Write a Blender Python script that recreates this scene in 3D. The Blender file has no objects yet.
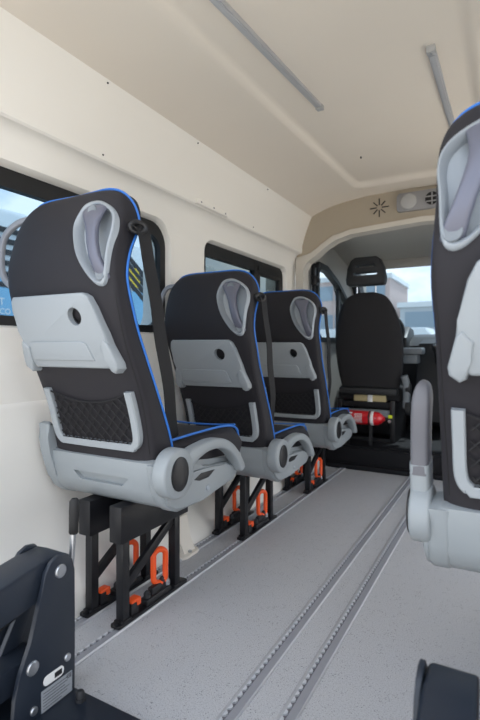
import bpy, bmesh, math, random
from mathutils import Vector, Matrix, Euler
random.seed(7)
C = bpy.context.scene.collection
PI = math.pi

# ------------------------------------------------------------------ materials
def lin(c):
    return tuple(((v/255)/12.92 if v/255 <= .04045 else ((v/255+.055)/1.055)**2.4) for v in c) + (1,)

def mat(name, rgb, rough=.5, metal=0, var=0, scale=40, bump=0, bscale=200, sheen=0, coat=0, spec=.5, emit=0):
    m = bpy.data.materials.new(name); m.use_nodes = True
    nt = m.node_tree; b = nt.nodes['Principled BSDF']
    col = lin(rgb)
    b.inputs['Base Color'].default_value = col
    b.inputs['Roughness'].default_value = rough
    b.inputs['Metallic'].default_value = metal
    b.inputs['Specular IOR Level'].default_value = spec
    if sheen: b.inputs['Sheen Weight'].default_value = sheen
    if coat: b.inputs['Coat Weight'].default_value = coat
    if emit:
        b.inputs['Emission Color'].default_value = col; b.inputs['Emission Strength'].default_value = emit
    tc = nt.nodes.new('ShaderNodeTexCoord')
    if var:
        n = nt.nodes.new('ShaderNodeTexNoise'); n.inputs['Scale'].default_value = scale; n.inputs['Detail'].default_value = 4
        r = nt.nodes.new('ShaderNodeMapRange'); r.inputs[3].default_value = 1-var; r.inputs[4].default_value = 1+var
        mx = nt.nodes.new('ShaderNodeMix'); mx.data_type = 'RGBA'; mx.blend_type = 'MULTIPLY'; mx.inputs[0].default_value = 1
        mx.inputs[6].default_value = col
        nt.links.new(tc.outputs['Object'], n.inputs['Vector']); nt.links.new(n.outputs['Fac'], r.inputs[0])
        nt.links.new(r.outputs[0], mx.inputs[7]); nt.links.new(mx.outputs[2], b.inputs['Base Color'])
    if bump:
        n2 = nt.nodes.new('ShaderNodeTexNoise'); n2.inputs['Scale'].default_value = bscale; n2.inputs['Detail'].default_value = 3
        bp = nt.nodes.new('ShaderNodeBump'); bp.inputs['Strength'].default_value = bump; bp.inputs['Distance'].default_value = .002
        nt.links.new(tc.outputs['Object'], n2.inputs['Vector']); nt.links.new(n2.outputs['Fac'], bp.inputs['Height'])
        nt.links.new(bp.outputs[0], b.inputs['Normal'])
    return m

def floor_mat():
    m = mat('speckled_vinyl', (150, 151, 155), .5, bump=.25, bscale=260)
    nt = m.node_tree; b = nt.nodes['Principled BSDF']; L = nt.links.new
    tc = nt.nodes.new('ShaderNodeTexCoord')
    n = nt.nodes.new('ShaderNodeTexNoise'); n.inputs['Scale'].default_value = 330; n.inputs['Detail'].default_value = 5
    L(tc.outputs['Object'], n.inputs['Vector'])
    r = nt.nodes.new('ShaderNodeValToRGB'); e = r.color_ramp.elements
    e[0].position = .30; e[0].color = lin((120, 120, 124)); e[1].position = .44; e[1].color = lin((178, 178, 181))
    x = e.new(.68); x.color = lin((194, 194, 197))
    L(n.outputs['Fac'], r.inputs[0])
    v = nt.nodes.new('ShaderNodeTexVoronoi'); v.inputs['Scale'].default_value = 140
    L(tc.outputs['Object'], v.inputs['Vector'])
    lt = nt.nodes.new('ShaderNodeMath'); lt.operation = 'LESS_THAN'; lt.inputs[1].default_value = .21
    L(v.outputs['Distance'], lt.inputs[0])
    n3 = nt.nodes.new('ShaderNodeTexNoise'); n3.inputs['Scale'].default_value = 23
    L(tc.outputs['Object'], n3.inputs['Vector'])
    gt = nt.nodes.new('ShaderNodeMath'); gt.operation = 'GREATER_THAN'; gt.inputs[1].default_value = .53
    L(n3.outputs['Fac'], gt.inputs[0])
    mu = nt.nodes.new('ShaderNodeMath'); mu.operation = 'MULTIPLY'; L(lt.outputs[0], mu.inputs[0]); L(gt.outputs[0], mu.inputs[1])
    mx = nt.nodes.new('ShaderNodeMix'); mx.data_type = 'RGBA'; mx.inputs[7].default_value = lin((112, 112, 116))
    L(mu.outputs[0], mx.inputs[0]); L(r.outputs[0], mx.inputs[6]); L(mx.outputs[2], b.inputs['Base Color'])
    return m

def glass_mat(name, tint, refl=.12):
    m = bpy.data.materials.new(name); m.use_nodes = True; nt = m.node_tree; nt.nodes.clear()
    o = nt.nodes.new('ShaderNodeOutputMaterial'); t = nt.nodes.new('ShaderNodeBsdfTransparent'); t.inputs[0].default_value = tint + (1,)
    g = nt.nodes.new('ShaderNodeBsdfGlossy'); g.inputs['Roughness'].default_value = .02
    mx = nt.nodes.new('ShaderNodeMixShader'); f = nt.nodes.new('ShaderNodeLayerWeight'); f.inputs[0].default_value = refl
    nt.links.new(f.outputs['Fresnel'], mx.inputs[0]); nt.links.new(t.outputs[0], mx.inputs[1]); nt.links.new(g.outputs[0], mx.inputs[2])
    nt.links.new(mx.outputs[0], o.inputs[0]); return m

M = dict(
    trim=mat('cream_trim', (226, 219, 208), .55, var=.02, scale=3),
    wallw=mat('white_trim', (237, 233, 226), .5, var=.015, scale=3),
    ceil=mat('cream_ceiling', (230, 221, 209), .6, var=.02, scale=4),
    archtrim=mat('shaded_arch_trim', (206, 200, 190), .6),  # cream trim again, its weaker light put into a darker colour
    beige=mat('beige_panel', (172, 161, 144), .7, var=.02, scale=30),
    cabtrim=mat('cab_trim', (172, 168, 162), .7),
    floor=floor_mat(),
    fabric=mat('black_upholstery', (35, 33, 38), .66, var=.08, scale=300, bump=.15, bscale=500, sheen=.03, spec=.35),
    shell=mat('grey_plastic', (146, 152, 156), .42, bump=.06, bscale=700),
    tray=mat('pale_grey_plastic', (152, 158, 163), .45),
    silver=mat('silver_plastic', (104, 106, 120), .36, metal=.2),
    hgrey=mat('handle_grey', (138, 141, 149), .4),
    dish=mat('light_silver_plastic', (158, 165, 172), .38, metal=.1),
    blue=mat('blue_piping', (48, 116, 205), .5),
    black=mat('black_plastic', (26, 26, 29), .45),
    net=mat('black_cord', (22, 21, 24), .7),
    powder=mat('black_powder_coat', (20, 20, 24), .4, spec=.4),
    lift=mat('anthracite_powder_coat', (31, 38, 49), .42, bump=.12, bscale=500),
    orange=mat('orange_plastic', (240, 88, 34), .4),
    steel=mat('zinc_steel', (190, 193, 198), .3, metal=.9),
    alu=mat('brushed_aluminium', (186, 187, 191), .42, metal=.35, var=.06, scale=60),
    aludark=mat('rail_slot', (112, 112, 118), .5, metal=.4),
    armpad=mat('dark_grey_arm', (104, 104, 110), .55),
    alud=mat('satin_aluminium', (160, 161, 168), .45, metal=.3),
    bead=mat('bright_aluminium', (214, 215, 220), .35, metal=.3),
    rubber=mat('black_rubber', (16, 16, 18), .6),
    belt=mat('black_webbing', (22, 21, 24), .75, bump=.3, bscale=600),
    cabfab=mat('charcoal_fabric', (34, 33, 36), .85, var=.1, scale=250),
    dash=mat('dark_dash', (38, 39, 42), .6),
    dashg=mat('grey_dash', (120, 126, 132), .5),
    step=mat('dark_step', (22, 22, 26), .7, spec=.25),
    red=mat('red_paint', (205, 22, 34), .28, coat=.5),
    white=mat('white_label', (232, 232, 232), .5),
    glabel=mat('grey_label', (150, 154, 160), .4),
    chrome=mat('chrome', (215, 215, 218), .15, metal=1),
    yellow=mat('yellow_tag', (214, 226, 40), .5),
    led=mat('frosted_diffuser', (172, 174, 178), .35),
    vent=mat('vent_grey', (148, 148, 150), .5),
    ventl=mat('lamp_lens', (172, 172, 172), .3),
    glass=glass_mat('window_glass', (.52, .60, .66)),
    cglass=glass_mat('clear_glass', (.60, .66, .70), .04),
    dglass=glass_mat('tinted_glass', (.34, .38, .39), .06),
    coachw=mat('coach_white', (205, 212, 216), .3),
    coachb=mat('coach_blue', (122, 178, 214), .3),
    coachk=mat('coach_stripe', (28, 30, 36), .35),
    coachy=mat('coach_yellow', (226, 196, 40), .4),
    asphalt=mat('concrete', (198, 192, 182), .9, var=.15, scale=2),
    facade=mat('facade_grey', (176, 184, 190), .6, var=.03, scale=1),
    facadeg=mat('facade_glass', (132, 150, 164), .2),
    facader=mat('facade_brick', (186, 170, 166), .8),
    paper=mat('cream_cardboard', (200, 184, 140), .8),
)

# ------------------------------------------------------------------ mesh helpers
XF = [Matrix.Identity(4)]      # transform applied to finished part meshes (used to mirror the seat)

def bx(bm, x0, x1, y0, y1, z0, z1, rot=None, bev=0, seg=2):
    t = bmesh.new()
    bmesh.ops.create_cube(t, size=1)
    for v in t.verts: v.co = Vector(((v.co.x)*(x1-x0), v.co.y*(y1-y0), v.co.z*(z1-z0)))
    if bev: bmesh.ops.bevel(t, geom=list(t.edges), offset=bev, segments=seg, affect='EDGES', profile=.5)
    c = Vector(((x0+x1)/2, (y0+y1)/2, (z0+z1)/2))
    mt = Matrix.Translation(c) @ (rot.to_4x4() if rot else Matrix.Identity(4))
    t.transform(mt); join(bm, t)

def join(bm, t):
    bmesh.ops.recalc_face_normals(t, faces=list(t.faces))
    me = bpy.data.meshes.new('tmp'); t.to_mesh(me); t.free(); bm.from_mesh(me); bpy.data.meshes.remove(me)

def loft(bm, rings, caps=True, closed=True):
    t = bmesh.new(); R = [[t.verts.new(p) for p in r] for r in rings]; n = len(R[0])
    for a, b in zip(R, R[1:]):
        for i in range(n if closed else n-1):
            j = (i+1) % n
            t.faces.new((a[i], a[j], b[j], b[i]))
    if caps:
        for r in (R[0], R[-1]):
            try: t.faces.new(r)
            except ValueError: pass
    bmesh.ops.remove_doubles(t, verts=list(t.verts), dist=1e-6)
    join(bm, t)

def prism(bm, pts, axis, a, b, bev=0, seg=2):
    def P(p, w): return {'x': (w, p[0], p[1]), 'y': (p[0], w, p[1]), 'z': (p[0], p[1], w)}[axis]
    t = bmesh.new()
    A = [t.verts.new(P(p, a)) for p in pts]; B = [t.verts.new(P(p, b)) for p in pts]; n = len(pts)
    for i in range(n): t.faces.new((A[i], A[(i+1) % n], B[(i+1) % n], B[i]))
    fa = t.faces.new(A); fb = t.faces.new(B)
    if bev:
        ed = list(set(fa.edges) | set(fb.edges))
        bmesh.ops.bevel(t, geom=ed, offset=bev, segments=seg, affect='EDGES', profile=.5)
    join(bm, t)

def frame_along(path):
    """tangents plus a rotation-minimising normal"""
    P = [Vector(p) for p in path]; T = []
    for i in range(len(P)):
        a = P[max(i-1, 0)]; b = P[min(i+1, len(P)-1)]; T.append((b-a).normalized())
    N = []; n = T[0].orthogonal().normalized()
    for t in T:
        n = (n - t*n.dot(t)).normalized(); N.append(n)
    return P, T, N

def tube(bm, path, r, n=10, closed=False, caps=True):
    P, T, N = frame_along(path); rings = []
    if closed:
        m = len(P); T = [(P[(i+1) % m]-P[i-1]).normalized() for i in range(m)]
        nrm = sum(((P[i]-P[0]).cross(P[(i+1) % m]-P[0]) for i in range(1, m-1)), Vector()).normalized()
        N = [nrm for _ in P]
    for i, (p, t, nn) in enumerate(zip(P, T, N)):
        b = t.cross(nn); rr = r[i] if isinstance(r, (list, tuple)) else r
        rings.append([p + (nn*math.cos(2*PI*k/n) + b*math.sin(2*PI*k/n))*rr for k in range(n)])
    if closed: rings.append(rings[0]); caps = False
    loft(bm, rings, caps)

def sweep_rect(bm, path, wid, thick, up=(1, 0, 0), rad=.3, n=16):
    """rounded rectangle section; wid along 'up' (fixed axis), thick across"""
    P, T, _ = frame_along(path); U = Vector(up); rings = []
    for i, (p, t) in enumerate(zip(P, T)):
        w = wid[i] if isinstance(wid, (list, tuple)) else wid; h = thick[i] if isinstance(thick, (list, tuple)) else thick
        u = (U - t*U.dot(t)).normalized(); v = t.cross(u); ring = []
        for k in range(n):
            a = 2*PI*k/n; ca, sa = math.cos(a), math.sin(a); e = .45
            ring.append(p + u*(w/2*math.copysign(abs(ca)**e, ca)) + v*(h/2*math.copysign(abs(sa)**e, sa)))
        rings.append(ring)
    loft(bm, rings)

def cyl(bm, c, axis, r, h, n=24, r2=None, bev=0):
    t = bmesh.new()
    bmesh.ops.create_cone(t, cap_ends=True, segments=n, radius1=r, radius2=r if r2 is None else r2, depth=h)
    if bev:
        ed = [e for e in t.edges if len(e.link_faces) == 2 and any(len(f.verts) > 4 for f in e.link_faces)]
        bmesh.ops.bevel(t, geom=ed, offset=bev, segments=2, affect='EDGES', profile=.5)
    q = Vector((0, 0, 1)).rotation_difference(Vector(axis).normalized())
    t.transform(Matrix.Translation(Vector(c)) @ q.to_matrix().to_4x4()); join(bm, t)

def lathe(bm, prof, c, axis, n=24):
    q = Vector((0, 0, 1)).rotation_difference(Vector(axis).normalized()).to_matrix(); c = Vector(c)
    loft(bm, [[c + q @ Vector((r*math.cos(2*PI*k/n), r*math.sin(2*PI*k/n), h)) for k in range(n)] for r, h in prof])

def crom(keys, x):
    """smooth interpolation through (x, y) keys"""
    if x <= keys[0][0]: return keys[0][1]
    if x >= keys[-1][0]: return keys[-1][1]
    for i in range(len(keys)-1):
        if keys[i][0] <= x <= keys[i+1][0]: break
    def slope(j):
        a = max(j-1, 0); b = min(j+1, len(keys)-1); return (keys[b][1]-keys[a][1])/(keys[b][0]-keys[a][0])
    h = keys[i+1][0]-keys[i][0]; t = (x-keys[i][0])/h
    return ((2*t**3-3*t**2+1)*keys[i][1] + (t**3-2*t**2+t)*h*slope(i) + (-2*t**3+3*t**2)*keys[i+1][1] + (t**3-t**2)*h*slope(i+1))

def spline(pts, n=8, closed=False):
    P = [Vector(p) for p in pts]; out = []; m = len(P)
    for i in range(m if closed else m-1):
        if closed: a, b, c, d = P[i-1], P[i], P[(i+1) % m], P[(i+2) % m]
        else: a, b, c, d = P[max(i-1, 0)], P[i], P[i+1], P[min(i+2, m-1)]
        for k in range(n):
            t = k/n
            out.append(.5*((2*b) + (c-a)*t + (2*a-5*b+4*c-d)*t*t + (3*b-a-3*c+d)*t**3))
    if not closed: out.append(P[-1])
    return out

def rrect(x0, x1, y0, y1, r, n=6):
    out = []
    for cx, cy, a0 in ((x1-r, y1-r, 0), (x0+r, y1-r, 90), (x0+r, y0+r, 180), (x1-r, y0+r, 270)):
        for k in range(n+1):
            a = math.radians(a0+90*k/n); out.append((cx+r*math.cos(a), cy+r*math.sin(a)))
    return out

def obj(name, bm, m, parent=None, bevel=0, angle=35, flat=False):
    if XF[0] != Matrix.Identity(4):
        bm.transform(XF[0]); bmesh.ops.reverse_faces(bm, faces=list(bm.faces))
    me = bpy.data.meshes.new(name); bm.to_mesh(me); bm.free()
    o = bpy.data.objects.new(name, me); C.objects.link(o); me.materials.append(m)
    if not flat:
        me.polygons.foreach_set('use_smooth', [True]*len(me.polygons)); me.set_sharp_from_angle(angle=math.radians(angle))
    if bevel:
        b = o.modifiers.new('bevel', 'BEVEL'); b.width = bevel; b.segments = 2; b.limit_method = 'ANGLE'; b.angle_limit = math.radians(40)
    if parent: o.parent = parent
    return o

def cut(o, bm):
    """boolean difference, applied"""
    if XF[0] != Matrix.Identity(4):
        bm.transform(XF[0]); bmesh.ops.reverse_faces(bm, faces=list(bm.faces))
    me = bpy.data.meshes.new('cutter'); bm.to_mesh(me); bm.free()
    c = bpy.data.objects.new('cutter', me); C.objects.link(c)
    bpy.context.view_layer.update(); c.matrix_world = o.matrix_world
    md = o.modifiers.new('cut', 'BOOLEAN'); md.object = c; md.operation = 'DIFFERENCE'; md.solver = 'EXACT'
    bpy.context.view_layer.update(); dg = bpy.context.evaluated_depsgraph_get()
    new = bpy.data.meshes.new_from_object(o.evaluated_get(dg))
    o.modifiers.clear(); o.data = new
    bpy.data.objects.remove(c); bpy.data.meshes.remove(me)
    new.polygons.foreach_set('use_smooth', [True]*len(new.polygons)); new.set_sharp_from_angle(angle=math.radians(35))

B = bmesh.new
def tag(o, label, cat, group=None):
    o['label'] = label; o['category'] = cat
    if group: o['group'] = group
    return o
def thing(name, label, cat, loc=(0, 0, 0), group=None):
    o = bpy.data.objects.new(name, None); C.objects.link(o); o.location = loc; o.empty_display_size = .1
    return tag(o, label, cat, group)
def struct(name, bm, m, parent=None, **k):
    o = obj(name, bm, m, parent, **k)
    if not parent: o['kind'] = 'structure'
    return o
def dup(root, loc, label):
    r = root.copy(); C.objects.link(r); r.location = loc; r['label'] = label
    for ch in list(root.children):
        c = ch.copy(); C.objects.link(c); c.parent = r
        for g in list(ch.children):
            d = g.copy(); C.objects.link(d); d.parent = c
    return r
def text_bm(s, size, mtx, depth=.0006):
    cu = bpy.data.curves.new('t', 'FONT'); cu.body = s; cu.size = size; cu.extrude = depth; cu.align_x = 'CENTER'; cu.align_y = 'CENTER'
    o = bpy.data.objects.new('t', cu); C.objects.link(o); bpy.context.view_layer.update()
    me = bpy.data.meshes.new_from_object(o.evaluated_get(bpy.context.evaluated_depsgraph_get()))
    bpy.data.objects.remove(o); bm = B(); bm.from_mesh(me); bpy.data.meshes.remove(me); bm.transform(mtx); return bm

# ------------------------------------------------------------------ the van's interior shell
XC = -.51                       # centre line of the van
XM = lambda x: 2*XC - x         # mirrored across it
Y0, YB = .55, 3.45              # rear opening, header/B-pillar plane

# floor
bm = B(); bx(bm, -1.42, XM(-1.42), Y0, 3.63, -.06, 0); struct('floor', bm, M['floor'], flat=True)

# side walls: profile (x, z), thick outwards, window holes cut
prof = [(-1.262, 0), (-1.266, .03), (-1.30, .085), (-1.38, .17), (-1.435, .25), (-1.452, .33), (-1.453, .52), (-1.452, .70), (-1.456, .712), (-1.462, .72),
        (-1.462, .80), (-1.462, .86), (-1.466, .872), (-1.470, .885), (-1.470, .95), (-1.470, 1.48), (-1.458, 1.55), (-1.446, 1.60), (-1.428, 1.632), (-1.412, 1.640), (-1.397, 1.641), (-1.389, 1.648),
        (-1.387, 1.662), (-1.385, 1.70), (-1.362, 1.78), (-1.325, 1.875), (-1.308, 1.912), (-1.288, 1.932)]
prof = prof + [(-1.64, 1.97), (-1.64, 0)]
def wallside(name, mir, wins):
    fx = (lambda x: XM(x)) if mir else (lambda x: x)
    bm = B(); prism(bm, [(fx(x), z) for x, z in prof], 'y', Y0, 3.53)
    o = struct(name, bm, M['wallw'])
    for (a, b, z0, z1, r) in wins:
        c = B(); rings = []
        for x, g in ((-1.36, .085), (-1.452, .045), (-1.472, .024), (-1.49, .012), (-1.70, .012)):
            rings.append([(fx(x), y, z) for y, z in rrect(a-g, b+g, z0-g*.55, z1+g*.55, r+g)])
        loft(c, rings); cut(o, c)
    return o
W1 = (.62, 1.90, .99, 1.515, .10); W2 = (2.25, 3.33, .99, 1.505, .05)
wl = wallside('wall_left', False, [W1, W2]); wr = wallside('wall_right', True, [W1])

def sidewindow(name, mir, w, split, glass):
    a, b, z0, z1, r = w; fx = (lambda x: XM(x)) if mir else (lambda x: x)
    bm = B()
    def ring(g0, g1, x0, x1, a=a, b=b, z0=z0, z1=z1, r=r, top=0):
        O = rrect(a-g0, b+g0, z0-g0, z1+g0, r+g0); I = rrect(a+g1, b-g1, z0+g1, z1-g1-top, max(r-g1, .02))
        loft(bm, [[(fx(x0), *p) for p in O], [(fx(x0), *p) for p in I], [(fx(x1), *p) for p in I], [(fx(x1), *p) for p in O], [(fx(x0), *p) for p in O]], caps=False)
    ring(.025, .028, -1.497, -1.53, top=.03 if not split else .04)
    if split:
        ym = a + (b-a)*.60
        bx(bm, *sorted((fx(-1.495), fx(-1.535))), ym-.022, ym+.022, z0, z1)
        bx(bm, *sorted((fx(-1.492), fx(-1.52))), ym+.02, ym+.06, z0+.03, z1-.08, bev=.004)
        bx(bm, *sorted((fx(-1.492), fx(-1.52))), b-.07, b-.02, z0+.03, z1-.08, bev=.004)
        bx(bm, *sorted((fx(-1.492), fx(-1.52))), ym+.02, b-.02, z1-.090, z1-.066, bev=.004)
        bx(bm, *sorted((fx(-1.485), fx(-1.50))), ym+.02, ym+.045, z1-.06, z1-.03, bev=.003)
    f = struct(name, bm, M['rubber'])
    g = B(); prism(g, rrect(a-.01, b+.01, z0-.01, z1+.01, r), 'x', *sorted((fx(-1.515), fx(-1.52))))
    obj('pane', g, glass, f)
c = B(); prism(c, rrect(1.98, 3.32, .02, 1.72, .12), 'x', .2, 1.0); cut(wr, c)      # unseen open sliding door of the right side, added to let daylight in
sidewindow('window_1', False, W1, False, M['glass']); sidewindow('window_2', False, W2, True, M['dglass'])
sidewindow('window_3', True, W1, False, M['glass']); 

# ceiling: cove from the wall edge, raised pan in the middle, rounded front corners
def pitch(y): return .050*max(0, 3.2-y)
def ceil_grid():
    bm = B(); rows = []
    ys = [Y0, 1, 1.5, 2, 2.5, 2.8, 3.0, 3.1, 3.16, 3.2, 3.225, 3.25, 3.27, 3.3, 3.34, 3.4, 3.46, 3.53]
    hs = [.80, .76, .70, .62, .54, .47, .44, .42, .405, .39, .375, .36, .33, .28, .2, .1, 0]
    hs = [-h for h in hs] + [h for h in hs[:-1]][::-1]
    for y in ys:
        row = []
        for h in hs:
            ax = abs(h)
            zc = crom([(0, 2.012), (.3, 2.010), (.42, 2.004), (.62, 1.976), (.72, 1.948), (.80, 1.912)], ax)
            zc -= pitch(y)*(1-(ax/.80)**2)
            # distance into the pan
            dx = .395-ax; dy = 3.255-y; r = .07
            if dx < r and dy < r: din = r-math.hypot(r-dx, r-dy)
            else: din = min(dx, dy)
            s = min(max((din+.012)/.030, 0), 1); s = s*s*(3-2*s)
            zc += .022*s
            row.append((XC+h, y, zc))
        rows.append(row)
    t = bmesh.new(); R = [[t.verts.new(p) for p in r] for r in rows]
    for a, b in zip(R, R[1:]):
        for i in range(len(a)-1): t.faces.new((a[i], a[i+1], b[i+1], b[i]))
    # give it thickness upwards
    g = bmesh.ops.extrude_face_region(t, geom=list(t.faces))
    for v in g['geom']:
        if isinstance(v, bmesh.types.BMVert): v.co.z += .05
    join(bm, t); return bm
ce = struct('ceiling', ceil_grid(), M['ceil'], angle=50)
for x, y, z in ((-1.278, .0, 0),):
    pass
# outer roof skin, so that daylight comes only through the openings
bm = B(); bx(bm, -1.64, XM(-1.64), Y0, 3.55, 2.085, 2.12); struct('trim_1', bm, M['coachw'])

# front header panel (beige) above the cab opening, with the cab arch trim below
def zc_at(h):   # follows the ceiling
    return crom([(0, 2.012), (.3, 2.010), (.42, 2.004), (.62, 1.976), (.72, 1.948), (.80, 1.912)], abs(h)) - .03
bm = B()
up = [(XC+h, zc_at(h)+.05) for h in (-.86, -.80, -.72, -.62, -.42, -.2, 0, .2, .42, .62, .72, .80, .86)]
low = [(XC+h, z) for h, z in ((.93, 1.58), (.80, 1.60), (.70, 1.69), (.56, 1.765), (0, 1.795), (-.5, 1.765), (-.62, 1.74), (-.72, 1.68), (-.79, 1.61), (-.93, 1.58))]
prism(bm, up+low, 'y', 3.462, 3.53)
struct('wall_front', bm, M['beige'])
bm = B()
outer = [(XC+h, z) for h, z in ((-.93, 0), (-.93, 1.615), (-.80, 1.630), (-.73, 1.695), (-.63, 1.755), (-.5, 1.780), (0, 1.81), (.5, 1.78), (.63, 1.755), (.73, 1.695), (.80, 1.63), (.93, 1.615), (.93, 0))]
inner = [(XC+h, z) for h, z in ((-.872, 0), (-.872, 1.52), (-.84, 1.575), (-.77, 1.605), (-.70, 1.665), (-.62, 1.72), (-.5, 1.745), (0, 1.775), (.5, 1.745), (.62, 1.72), (.70, 1.665), (.77, 1.605), (.84, 1.575), (.872, 1.52), (.872, 0))]
prism(bm, outer+inner[::-1], 'y', 3.452, 3.56, bev=.008)
struct('trim_2', bm, M['archtrim'])

# step up into the cab and the cab floor
bm = B(); bx(bm, -1.42, XM(-1.42), 3.62, 3.70, -.06, .15, bev=.008); bx(bm, -1.42, XM(-1.42), 3.56, 3.64, 0, .035, bev=.006)
bx(bm, -1.42, XM(-1.42), 3.66, 5.3, .08, .16); struct('trim_3', bm, M['step'])

# cab shell: side doors with windows, headliner, windscreen
def cabside(name, mir):
    fx = (lambda x: XM(x)) if mir else (lambda x: x)
    bm = B(); bx(bm, *sorted((fx(-1.405), fx(-1.45))), 3.53, 5.45, .0, 1.84)
    o = struct(name, bm, M['cabtrim'])
    c = B(); win = [(3.80, 1.02), (3.80, 1.58), (3.84, 1.62), (4.05, 1.615), (4.35, 1.53), (4.62, 1.40), (4.98, 1.16), (5.0, 1.06), (4.9, 1.0), (3.86, .98)]
    prism(c, win, 'x', *sorted((fx(-1.3), fx(-1.7)))); cut(o, c)
    f = B(); cen = (4.3, 1.25)
    inn = [(cen[0]+(y-cen[0])*.94, cen[1]+(z-cen[1])*.90) for y, z in win]
    out = [(cen[0]+(y-cen[0])*1.03, cen[1]+(z-cen[1])*1.05) for y, z in win]
    loft(f, [[(fx(-1.375), *p) for p in out], [(fx(-1.375), *p) for p in inn], [(fx(-1.43), *p) for p in inn], [(fx(-1.43), *p) for p in out], [(fx(-1.375), *p) for p in out]], caps=False)
    # quarter light bar
    bx(f, *sorted((fx(-1.40), fx(-1.43))), 4.42, 4.47, 1.0, 1.48)
    wn = struct('window_5' if not mir else 'window_6', f, M['rubber'])
    g = B(); prism(g, win, 'x', *sorted((fx(-1.435), fx(-1.44)))); obj('pane', g, M['cglass'], wn)
cabside('wall_cab_left', False); cabside('wall_cab_right', True)
bm = B(); prism(bm, [(3.53, 1.84), (4.3, 1.83), (4.75, 1.735), (4.78, 1.70), (4.78, 1.80), (4.4, 1.9), (3.53, 1.95)], 'x', -1.6, XM(-1.6)); struct('ceiling_cab', bm, M['cabtrim'])
bm = B(); prism(bm, [(5.42, .0), (5.42, 1.05), (5.5, 1.05), (5.5, 0)], 'x', -1.6, XM(-1.6)); struct('wall_cab_front', bm, M['dash'])
bm = B()
for x0, x1 in ((-1.6, -1.33), (XM(-1.33), XM(-1.6))): prism(bm, [(4.74, 1.78), (4.74, 1.68), (5.38, 1.02), (5.46, 1.02), (4.84, 1.80)], 'x', x0, x1)
f = struct('window_7', bm, M['dash'])
g = B(); prism(g, [(4.78, 1.72), (5.42, 1.04), (5.43, 1.045), (4.79, 1.73)], 'x', -1.4, XM(-1.4)); obj('pane', g, M['cglass'], f)

# small screws of the trim
def screws(parent, pts, r=.0055):
    for p in pts:
        bm = B(); cyl(bm, p, (1, 0, -.4), r, .006, 12); obj('screw', bm, M['dash'], parent)
screws(wl, [(-1.387, 1.38, 1.665), (-1.387, 2.65, 1.665), (-1.312, 1.33, 1.902), (-1.312, 1.93, 1.902), (-1.312, 2.7, 1.902)], .0035)
bm = B(); cyl(bm, (-.74, 2.75, 2.008), (0, 0, 1), .004, .012, 12); obj('screw', bm, M['dash'], ce)

# foot of the wall lining with its screw
bm = B(); prism(bm, rrect(-1.30, -1.205, 1.66, 1.80, .03), 'z', 0, .012, bev=.003)
prism(bm, [(-1.262, .012), (-1.225, .012), (-1.25, .06), (-1.27, .16), (-1.28, .16)], 'y', 1.70, 1.78)
ft = tag(obj('lining_foot', bm, M['trim']), 'small cream wall lining foot screwed to the floor by the nearest left seat', 'trim')
b2 = B(); cyl(b2, (-1.222, 1.735, .015), (0, 0, 1), .009, .008, 12); obj('screw', b2, M['steel'], ft)

# cover strip on the ledge between the two windows
bm = B(); bx(bm, -1.405, -1.372, 2.02, 2.32, 1.645, 1.672, bev=.004)
cs = tag(obj('cover_strip', bm, M['wallw']), 'narrow cream cover strip on the wall ledge above the pillar between the side windows', 'trim')
for y in (2.05, 2.17, 2.29):
    b2 = B(); cyl(b2, (-1.372, y, 1.658), (1, 0, 0), .005, .004, 10); obj('screw', b2, M['vent'], cs)

# ------------------------------------------------------------------ floor rails
def rail(x, y0, y1, label):
    w = .046
    r = thing('floor_rail', label, 'floor rail', (x, 0, 0), 'seat rails in the floor')
    bm = B(); bx(bm, -w/2, w/2, y0, y1, 0, .003)
    prism(bm, [(-.0175, .0075), (-.023, .003), (-.0175, .003)], 'y', y0, y1); bx(bm, -.0175, -.011, y0, y1, .003, .0075)
    prism(bm, [(.0205, .0075), (.023, .003), (.0205, .003)], 'y', y0, y1)
    obj('rail_body', bm, M['alu'], r)
    bm = B(); bx(bm, -.011, -.0015, y0, y1, .003, .0040); obj('slot', bm, M['aludark'], r)
    bm = B(); bx(bm, -.0005, .0205, y0, y1, .003, .0072); obj('slot_cover', bm, M['alud'], r)
    t = B(); n = int((y1-y0)/.025)
    for i in range(n):
        y = y0 + .0125 + .025*i
        prism(t, [(-.0115, y-.0095), (-.0052, y-.006), (-.0032, y), (-.0052, y+.006), (-.0115, y+.0095)], 'z', .0038, .0085)
    obj('scalloped_lip', t, M['bead'], r, flat=True)
    return r
rail(-1.238, .9, 3.56, 'aluminium seat rail nearest the left wall, under the outer legs of the left seats')
rail(-1.097, .9, 3.56, 'aluminium seat rail under the aisle-side legs of the left seats')
rail(-.598, .9, 3.56, 'bare aluminium seat rail in the aisle, left one of the middle pair')
rail(-.470, .9, 3.56, 'bare aluminium seat rail in the aisle, right one of the middle pair')

# ------------------------------------------------------------------ ceiling lights, vent panel, speaker slots
def strip(x, y0, y1, label, yaw=0):
    z = 2.034-pitch((y0+y1)/2)
    t = thing('strip_light', label, 'ceiling light', (x, (y0+y1)/2, z), 'ceiling strip lights')
    t.rotation_euler = (math.atan(.050), 0, yaw)
    h = (y1-y0)/2
    bm = B(); bx(bm, -.014, .014, -h, h, -.010, .008, bev=.002); obj('housing', bm, M['alu'], t)
    bm = B(); bx(bm, -.009, .009, -h+.03, h-.03, -.014, -.009, bev=.0015); obj('diffuser', bm, M['led'], t)
    for s in (-1, 1):
        bm = B(); bx(bm, -.0155, .0155, s*h-.016, s*h+.016, -.016, .008, bev=.003); cap = obj('end_cap', bm, M['ventl'], t)
        b2 = B(); cyl(b2, (0, s*h, -.017), (0, 0, 1), .003, .004, 10); obj('screw', b2, M['steel'], cap)
strip(-.745, .75, 2.02, 'long aluminium strip light on the ceiling, the left one above the seats', -.03)
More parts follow.
